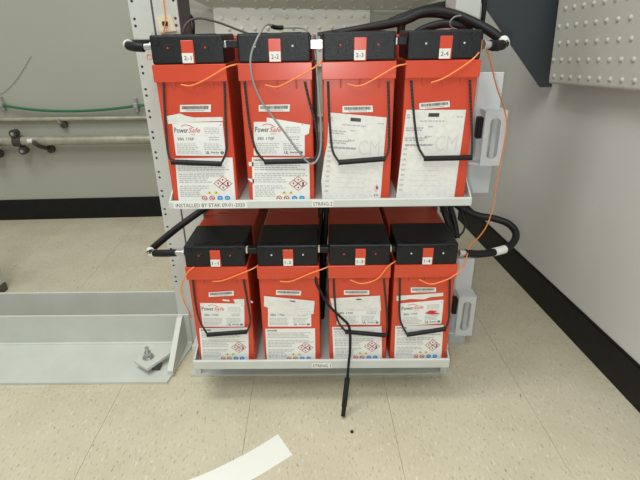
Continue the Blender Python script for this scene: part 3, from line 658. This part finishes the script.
# probe lead
pr_ = empty('probe_lead', (-0.019,0.84,0.3312)); tag(pr_, 'black test lead hanging over the lower tray with a stiff probe end on the floor', 'lead')
pinv = Matrix.Translation(-Vector((-0.019,0.84,0.3312)))
PLp = [(-0.0127,0.93,0.3962),(-0.0169,0.88,0.3655),(-0.021,0.84,0.3312),(-0.0233,0.822,0.2983),(-0.0137,0.813,0.2785),(0.0008,0.81,0.2503),(0.0256,0.807,0.2227),(0.0397,0.806,0.2065),(0.0439,0.805,0.1842),(0.0443,0.805,0.1444),(0.0419,0.803,0.1154),(0.0388,0.798,0.0776)]
o = MB().tube(PLp, .0028, 8).build('lead', 'rubber', pr_); o.matrix_parent_inverse = pinv
tip = (0.0288,0.7641,0.0055)
o = MB().cyl(PLp[-1], Vector(PLp[-1]).lerp(Vector(tip), .75), .0056, n=14).cyl(Vector(PLp[-1]).lerp(Vector(tip), .75), tip, .0045, n=14).build('probe', 'dark', pr_); o.matrix_parent_inverse = pinv

# ================================================================ BACK WALL: pipes, cable, dimpled sheet
def back(x, off, z):                         # a point at distance off in front of the back wall, world x
    t = (x + sT * (YB - off)) / cT
    return Vector(RZ(t, YB - off, z))
pipe = empty('wall_pipe', back(-.7, .04, .352)); tag(pipe, 'wide dull galvanised pipe running along the back wall', 'pipe')
pi = Matrix.Translation(-back(-.7, .04, .352))
def pp(mb, nm, mt, par=None):
    o = mb.build(nm, mt, par or pipe); o.matrix_parent_inverse = pi if par is None else Matrix(); return o
ZP = .355
pp(MB().cyl(back(-1.31, .04, ZP + .002), back(.5, .04, ZP - .012), .0185, n=24), 'pipe', 'galv')
pp(MB().cyl(back(-1.275, .04, ZP + .002), back(-1.242, .04, ZP + .002), .022, n=24), 'coupling', 'rust')
pp(MB().cyl(back(-1.262, .045, ZP + .03), back(-1.252, .03, ZP - .03), .012, n=12).cyl(back(-1.262, .06, ZP + .035), back(-1.262, .03, ZP + .035), .015, n=18).cyl(back(-1.243, .06, ZP - .036), back(-1.243, .03, ZP - .036), .015, n=18), 'bracket', 'rust')
pp(MB().cyl(back(-1.262, .063, ZP + .035), back(-1.262, .059, ZP + .035), .007, n=10).cyl(back(-1.243, .063, ZP - .036), back(-1.243, .059, ZP - .036), .007, n=10), 'screw', 'zinc')
pp(MB().tube([back(-1.186, .063, ZP + .004), back(-1.176, .061, ZP - .01), back(-1.166, .035, ZP - .028), back(-1.16, .008, ZP - .038)], .0085, 8), 'clamp', 'rust')
pp(MB().cyl(back(-1.154, .014, ZP - .04), back(-1.154, .001, ZP - .04), .017, n=16), 'clamp_foot', 'rust')
pp(MB().cyl(back(-1.186, .064, ZP + .006), back(-1.205, .064, ZP + .006), .009, n=10), 'clamp_nut', 'white')
v2 = empty('pipe_valve', back(-1.36, .04, ZP)); vi = Matrix.Translation(-back(-1.36, .04, ZP)); tag(v2, 'dark fitting with a green wire at the left end of the wide pipe', 'valve')
for mb, nm, mt in ((MB().cyl(back(-1.55, .04, ZP), back(-1.311, .04, ZP + .001), .019, n=16), 'body', 'galv'), (MB().cyl(back(-1.36, .06, ZP - .05), back(-1.36, .02, ZP - .05), .018, n=16), 'cap', 'rust'),
                   (MB().tube([back(-1.5, .065, ZP - .005), back(-1.4, .066, ZP - .01), back(-1.315, .064, ZP - .008)], .0035, 8), 'green_wire', 'green'),
                   (MB().tube([back(-1.4, .062, ZP + .0), back(-1.36, .07, ZP + .02), back(-1.34, .062, ZP + .03)], .004, 8), 'lever', 'tin')):
    o = mb.build(nm, mt, v2); o.matrix_parent_inverse = vi
cd = empty('conduit', back(-.7, .02, .428)); tag(cd, 'slim grey conduit pipe above the wide pipe on the back wall', 'conduit')
ci = Matrix.Translation(-back(-.7, .02, .428))
o = MB().cyl(back(-1.6, .014, .442), back(.5, .014, .424), .009, n=16).build('pipe', 'galv', cd); o.matrix_parent_inverse = ci
o = MB().tube([back(-1.088, .0235, .441), back(-1.088, .024, .432), back(-1.082, .02, .423), back(-1.078, .004, .415)], .0042, 8).build('clamp', 'zinc', cd); o.matrix_parent_inverse = ci
o = MB().cyl(back(-1.076, .014, .413), back(-1.076, .001, .413), .0135, n=16).build('clamp_foot', 'rust', cd); o.matrix_parent_inverse = ci
gc = empty('green_cable', back(-1.0, .02, .47)); tag(gc, 'green cable sagging between two clips on the back wall', 'cable')
gi = Matrix.Translation(-back(-1.0, .02, .47))
GP = [(-1.4282,1.95,0.5107),(-1.3411,1.95,0.5035),(-1.3018,1.95,0.499),(-1.2355,1.955,0.4851),(-1.1392,1.96,0.4734),(-1.0177,1.96,0.4684),(-0.8965,1.965,0.4717),(-0.8135,1.965,0.4787),(-0.7678,1.965,0.4836),(-0.7285,1.97,0.4854),(-0.6513,1.97,0.4842)]
GP = [back(p[0], .018, p[2]) for p in GP]
o = MB().tube(GP, .0052, 10).build('insulation', 'green', gc); o.matrix_parent_inverse = gi
for k in (2, 8):
    g = GP[k]; x, z = g.x, g.z
    o = MB().box(-.010, .010, -.008, .017, -.009, .011, bev=.003).box(-.005, .005, .004, .017, -.026, .030, bev=.002).build('clip', 'zinc', gc, None)
    o.matrix_parent_inverse = gi; o.location = back(x, .018, z)
# thin scratch-like wire at far left
TW = [(-1.4686,1.955,0.5223),(-1.3658,1.955,0.5265),(-1.3013,1.955,0.539),(-1.2632,1.955,0.5595),(-1.2267,1.955,0.5892),(-1.1882,1.955,0.6277),(-1.1431,1.955,0.6782)]
tag(MB().tube([back(p[0], .003, p[2]) for p in TW], .0006, 6).build('thin_wire', 'darkcable'), 'hair-thin dark wire along the back wall above the green cable', 'wire')

# dimpled sheet on the back wall and the dimpled shelf above it
ds = empty('dimpled_panel', back(-.1, .01, .62)); tag(ds, 'pale dimpled sheet standing on the back wall behind the upper batteries', 'panel')
di = Matrix.Translation(-back(-.1, .01, .62))
x0, x1 = -.42, .172
def quad_prism(a, b, z0, z1, off0, off1):
    pts = [back(a, off0, 0), back(b, off0, 0), back(b, off1, 0), back(a, off1, 0)]
    return MB().prism([(p.x, p.y) for p in pts], 'z', z0, z1)
o = quad_prism(x0, x1, .62, .835, .016, .001).build('sheet', 'whitesheet', ds); o.matrix_parent_inverse = di
dm = MB(); k = 0
z = .645
while z < .82:
    x = x0 + .03 + (.0245 if k % 2 else 0)
    while x < x1 - .012:
        dm.dome(back(x, .016, z), (sT, -cT, 0), .0085, .006); x += .049
    z += .0385; k += 1
o = dm.build('dimples', 'whitesheet', ds); o.matrix_parent_inverse = di; o['kind'] = 'stuff'
sh = empty('wall_hood', (-.04, 1.95, .83)); tag(sh, 'grey dimpled flared hood on the back wall above the pale dimpled sheet', 'hood')
si = Matrix.Translation((.04, -1.95, -.83))
A = [(-.412, 1.989, .8262), (.342, 1.998, .8148)]; B = [(-.60, 1.885, .915), (.55, 1.885, .905)]
vs = [A[0], A[1], B[1], B[0]]; vs2 = [(x, y + .006, z + .006) for x, y, z in vs]
o = MB().add(vs + vs2, [(0, 1, 2, 3), (7, 6, 5, 4), (0, 4, 5, 1), (1, 5, 6, 2), (2, 6, 7, 3), (3, 7, 4, 0)]).build('sheet', 'cab', sh); o.matrix_parent_inverse = si
dm = MB()
for a in range(15):
    for b in range(4):
        u = (a + .5 + (.25 if b % 2 else -.25)) / 15; v = (b + .35) / 4
        p = (Vector(A[0]).lerp(Vector(A[1]), u)).lerp(Vector(B[0]).lerp(Vector(B[1]), u), v)
        dm.dome(p, (0, -.65, -.75), .0085, .005)
o = dm.build('dimples', 'cab', sh); o.matrix_parent_inverse = si; o['kind'] = 'stuff'

# ================================================================ RIGHT WALL: dimpled cover with a charcoal end plate
cv = empty('wall_cover', (.575, 1.2, .62)); tag(cv, 'pale dimpled wall cover with a dark charcoal end plate, high on the right wall', 'cover')
vi2 = Matrix.Translation((-.575, -1.2, -.62))
def on(y, off): return wall_x(y) - off
def zb_(y): return .6145 + (1.29 - y) * .055
YR = 1.292
pts = []
def col_(y, off, z): return (on(y, off), y, z)
ya, yb = YR, .25; OF = .041
tl = (1.13, 1.325)                             # the back edge leans: (z, y)
outer = [col_(ya, OF, zb_(ya)), col_(yb, OF, zb_(yb)), col_(yb, OF, 1.15), col_(1.34, OF, 1.15)]
inner = [(p[0] + .022, p[1], p[2]) for p in outer]
bm_ = MB().add(outer + inner, [(0, 1, 2, 3), (7, 6, 5, 4), (0, 4, 5, 1), (1, 5, 6, 2), (2, 6, 7, 3), (3, 7, 4, 0)])
o = bm_.build('cover_sheet', 'cab', cv); o.matrix_parent_inverse = vi2
bv = o.modifiers.new('bevel', 'BEVEL'); bv.width = .006; bv.segments = 3
dm = MB()
for r_ in range(10):
    for c_ in range(24):
        y = 1.268 - c_ * .0365 + (.016 if r_ % 2 else 0) + r_ * .0; z = zb_(y) + .019 + r_ * .0385
        if y > 1.30: continue
        dm.dome(col_(y, OF, z), (-1, -.085, 0), .0058, .0042)
o = dm.build('dimples', 'cab', cv); o.matrix_parent_inverse = vi2; o['kind'] = 'stuff'
DK = [(0.5605,1.3,0.6053),(0.458,1.3,0.7226),(0.6073,1.3,0.6046)]
yk = 1.345
DK = [(0.5799,1.345,0.6003),(0.4739,1.345,0.7216),(0.6285,1.345,0.5987)]
z_b = (DK[0][2] + DK[2][2]) / 2; sl_ = (DK[1][0] - DK[0][0]) / (DK[1][2] - DK[0][2])
zt_ = 1.15; zk = .845; xk = DK[0][0] + sl_ * (zk - z_b)
o = MB().prism([(DK[0][0], z_b), (on(yk, .001), z_b), (on(yk, .001), zt_), (xk, zt_), (xk, zk)], 'y', yk, yk + .004).build('end_plate', 'charcoal', cv); o.matrix_parent_inverse = vi2
tag(o, 'dark charcoal end plate with a slanted corner')

# ================================================================ FLOOR ITEMS
pap = [(-0.2497,0.6142,0.0),(-0.1699,0.6657,0.0),(-0.1049,0.72,0.0),(-0.0724,0.6692,0.0),(-0.1398,0.6158,0.0),(-0.1878,0.5893,0.0),(-0.2935,0.5549,0.0),(-0.3393,0.5858,0.0)]
top = [pap[7], pap[0], pap[1], pap[2]]; bot = [pap[6], pap[5], pap[4], pap[3]]
def crom(P, t):
    P = [Vector(p) for p in P]; Q = [P[0] * 2 - P[1]] + P + [P[-1] * 2 - P[-2]]
    s_ = t * (len(P) - 1); i = min(int(s_), len(P) - 2); t = s_ - i; a, b, c, d = Q[i:i + 4]
    return .5 * (2 * b + (c - a) * t + (2 * a - 5 * b + 4 * c - d) * t * t + (3 * b - a - 3 * c + d) * t ** 3)
n = 24; vs = []
for k in range(n + 1):
    t = k / n; lift = .0012 + .004 * (.5 + .5 * math.sin(t * 5.0))
    a, b = crom(top, t), crom(bot, t)
    for p, l in ((a, lift), (b, lift * .4)):
        vs += [(p.x, p.y, l), (p.x, p.y, l - .0004)]
fs = []
for k in range(n):
    i = k * 4; j = i + 4
    fs += [(i, j, j + 2, i + 2), (i + 1, i + 3, j + 3, j + 1), (i, i + 1, j + 1, j), (i + 2, j + 2, j + 3, i + 3)]
fs += [(0, 2, 3, 1), (4 * n, 4 * n + 1, 4 * n + 3, 4 * n + 2)]
tag(MB().add(vs, fs).build('paper_strip', 'white'), 'curled strip of white paper lying on the tiles in front of the rack', 'paper')
sc = (0.0457,0.7252,0.002)
tag(MB().cyl((sc[0], sc[1], 0), (sc[0], sc[1], .003), .0034, n=8).cyl((sc[0], sc[1], .003), (sc[0] + .001, sc[1], .005), .0026, .0012, n=8).build('screw', 'dark'), 'tiny dark screw head lying on the floor tiles', 'screw')
# grey leg behind the base at the left edge
lg = empty('rack_leg', (-1.045, 1.3, 0)); tag(lg, 'grey square leg with a dark foot behind the low base at the left edge', 'leg')
MB().box(-.05, .0075, -.02, .03, .028, .5, bev=.002).build('post', 'steel2', lg); MB().box(-.052, .0095, -.022, .032, 0, .028, bev=.003).build('foot', 'foot', lg)
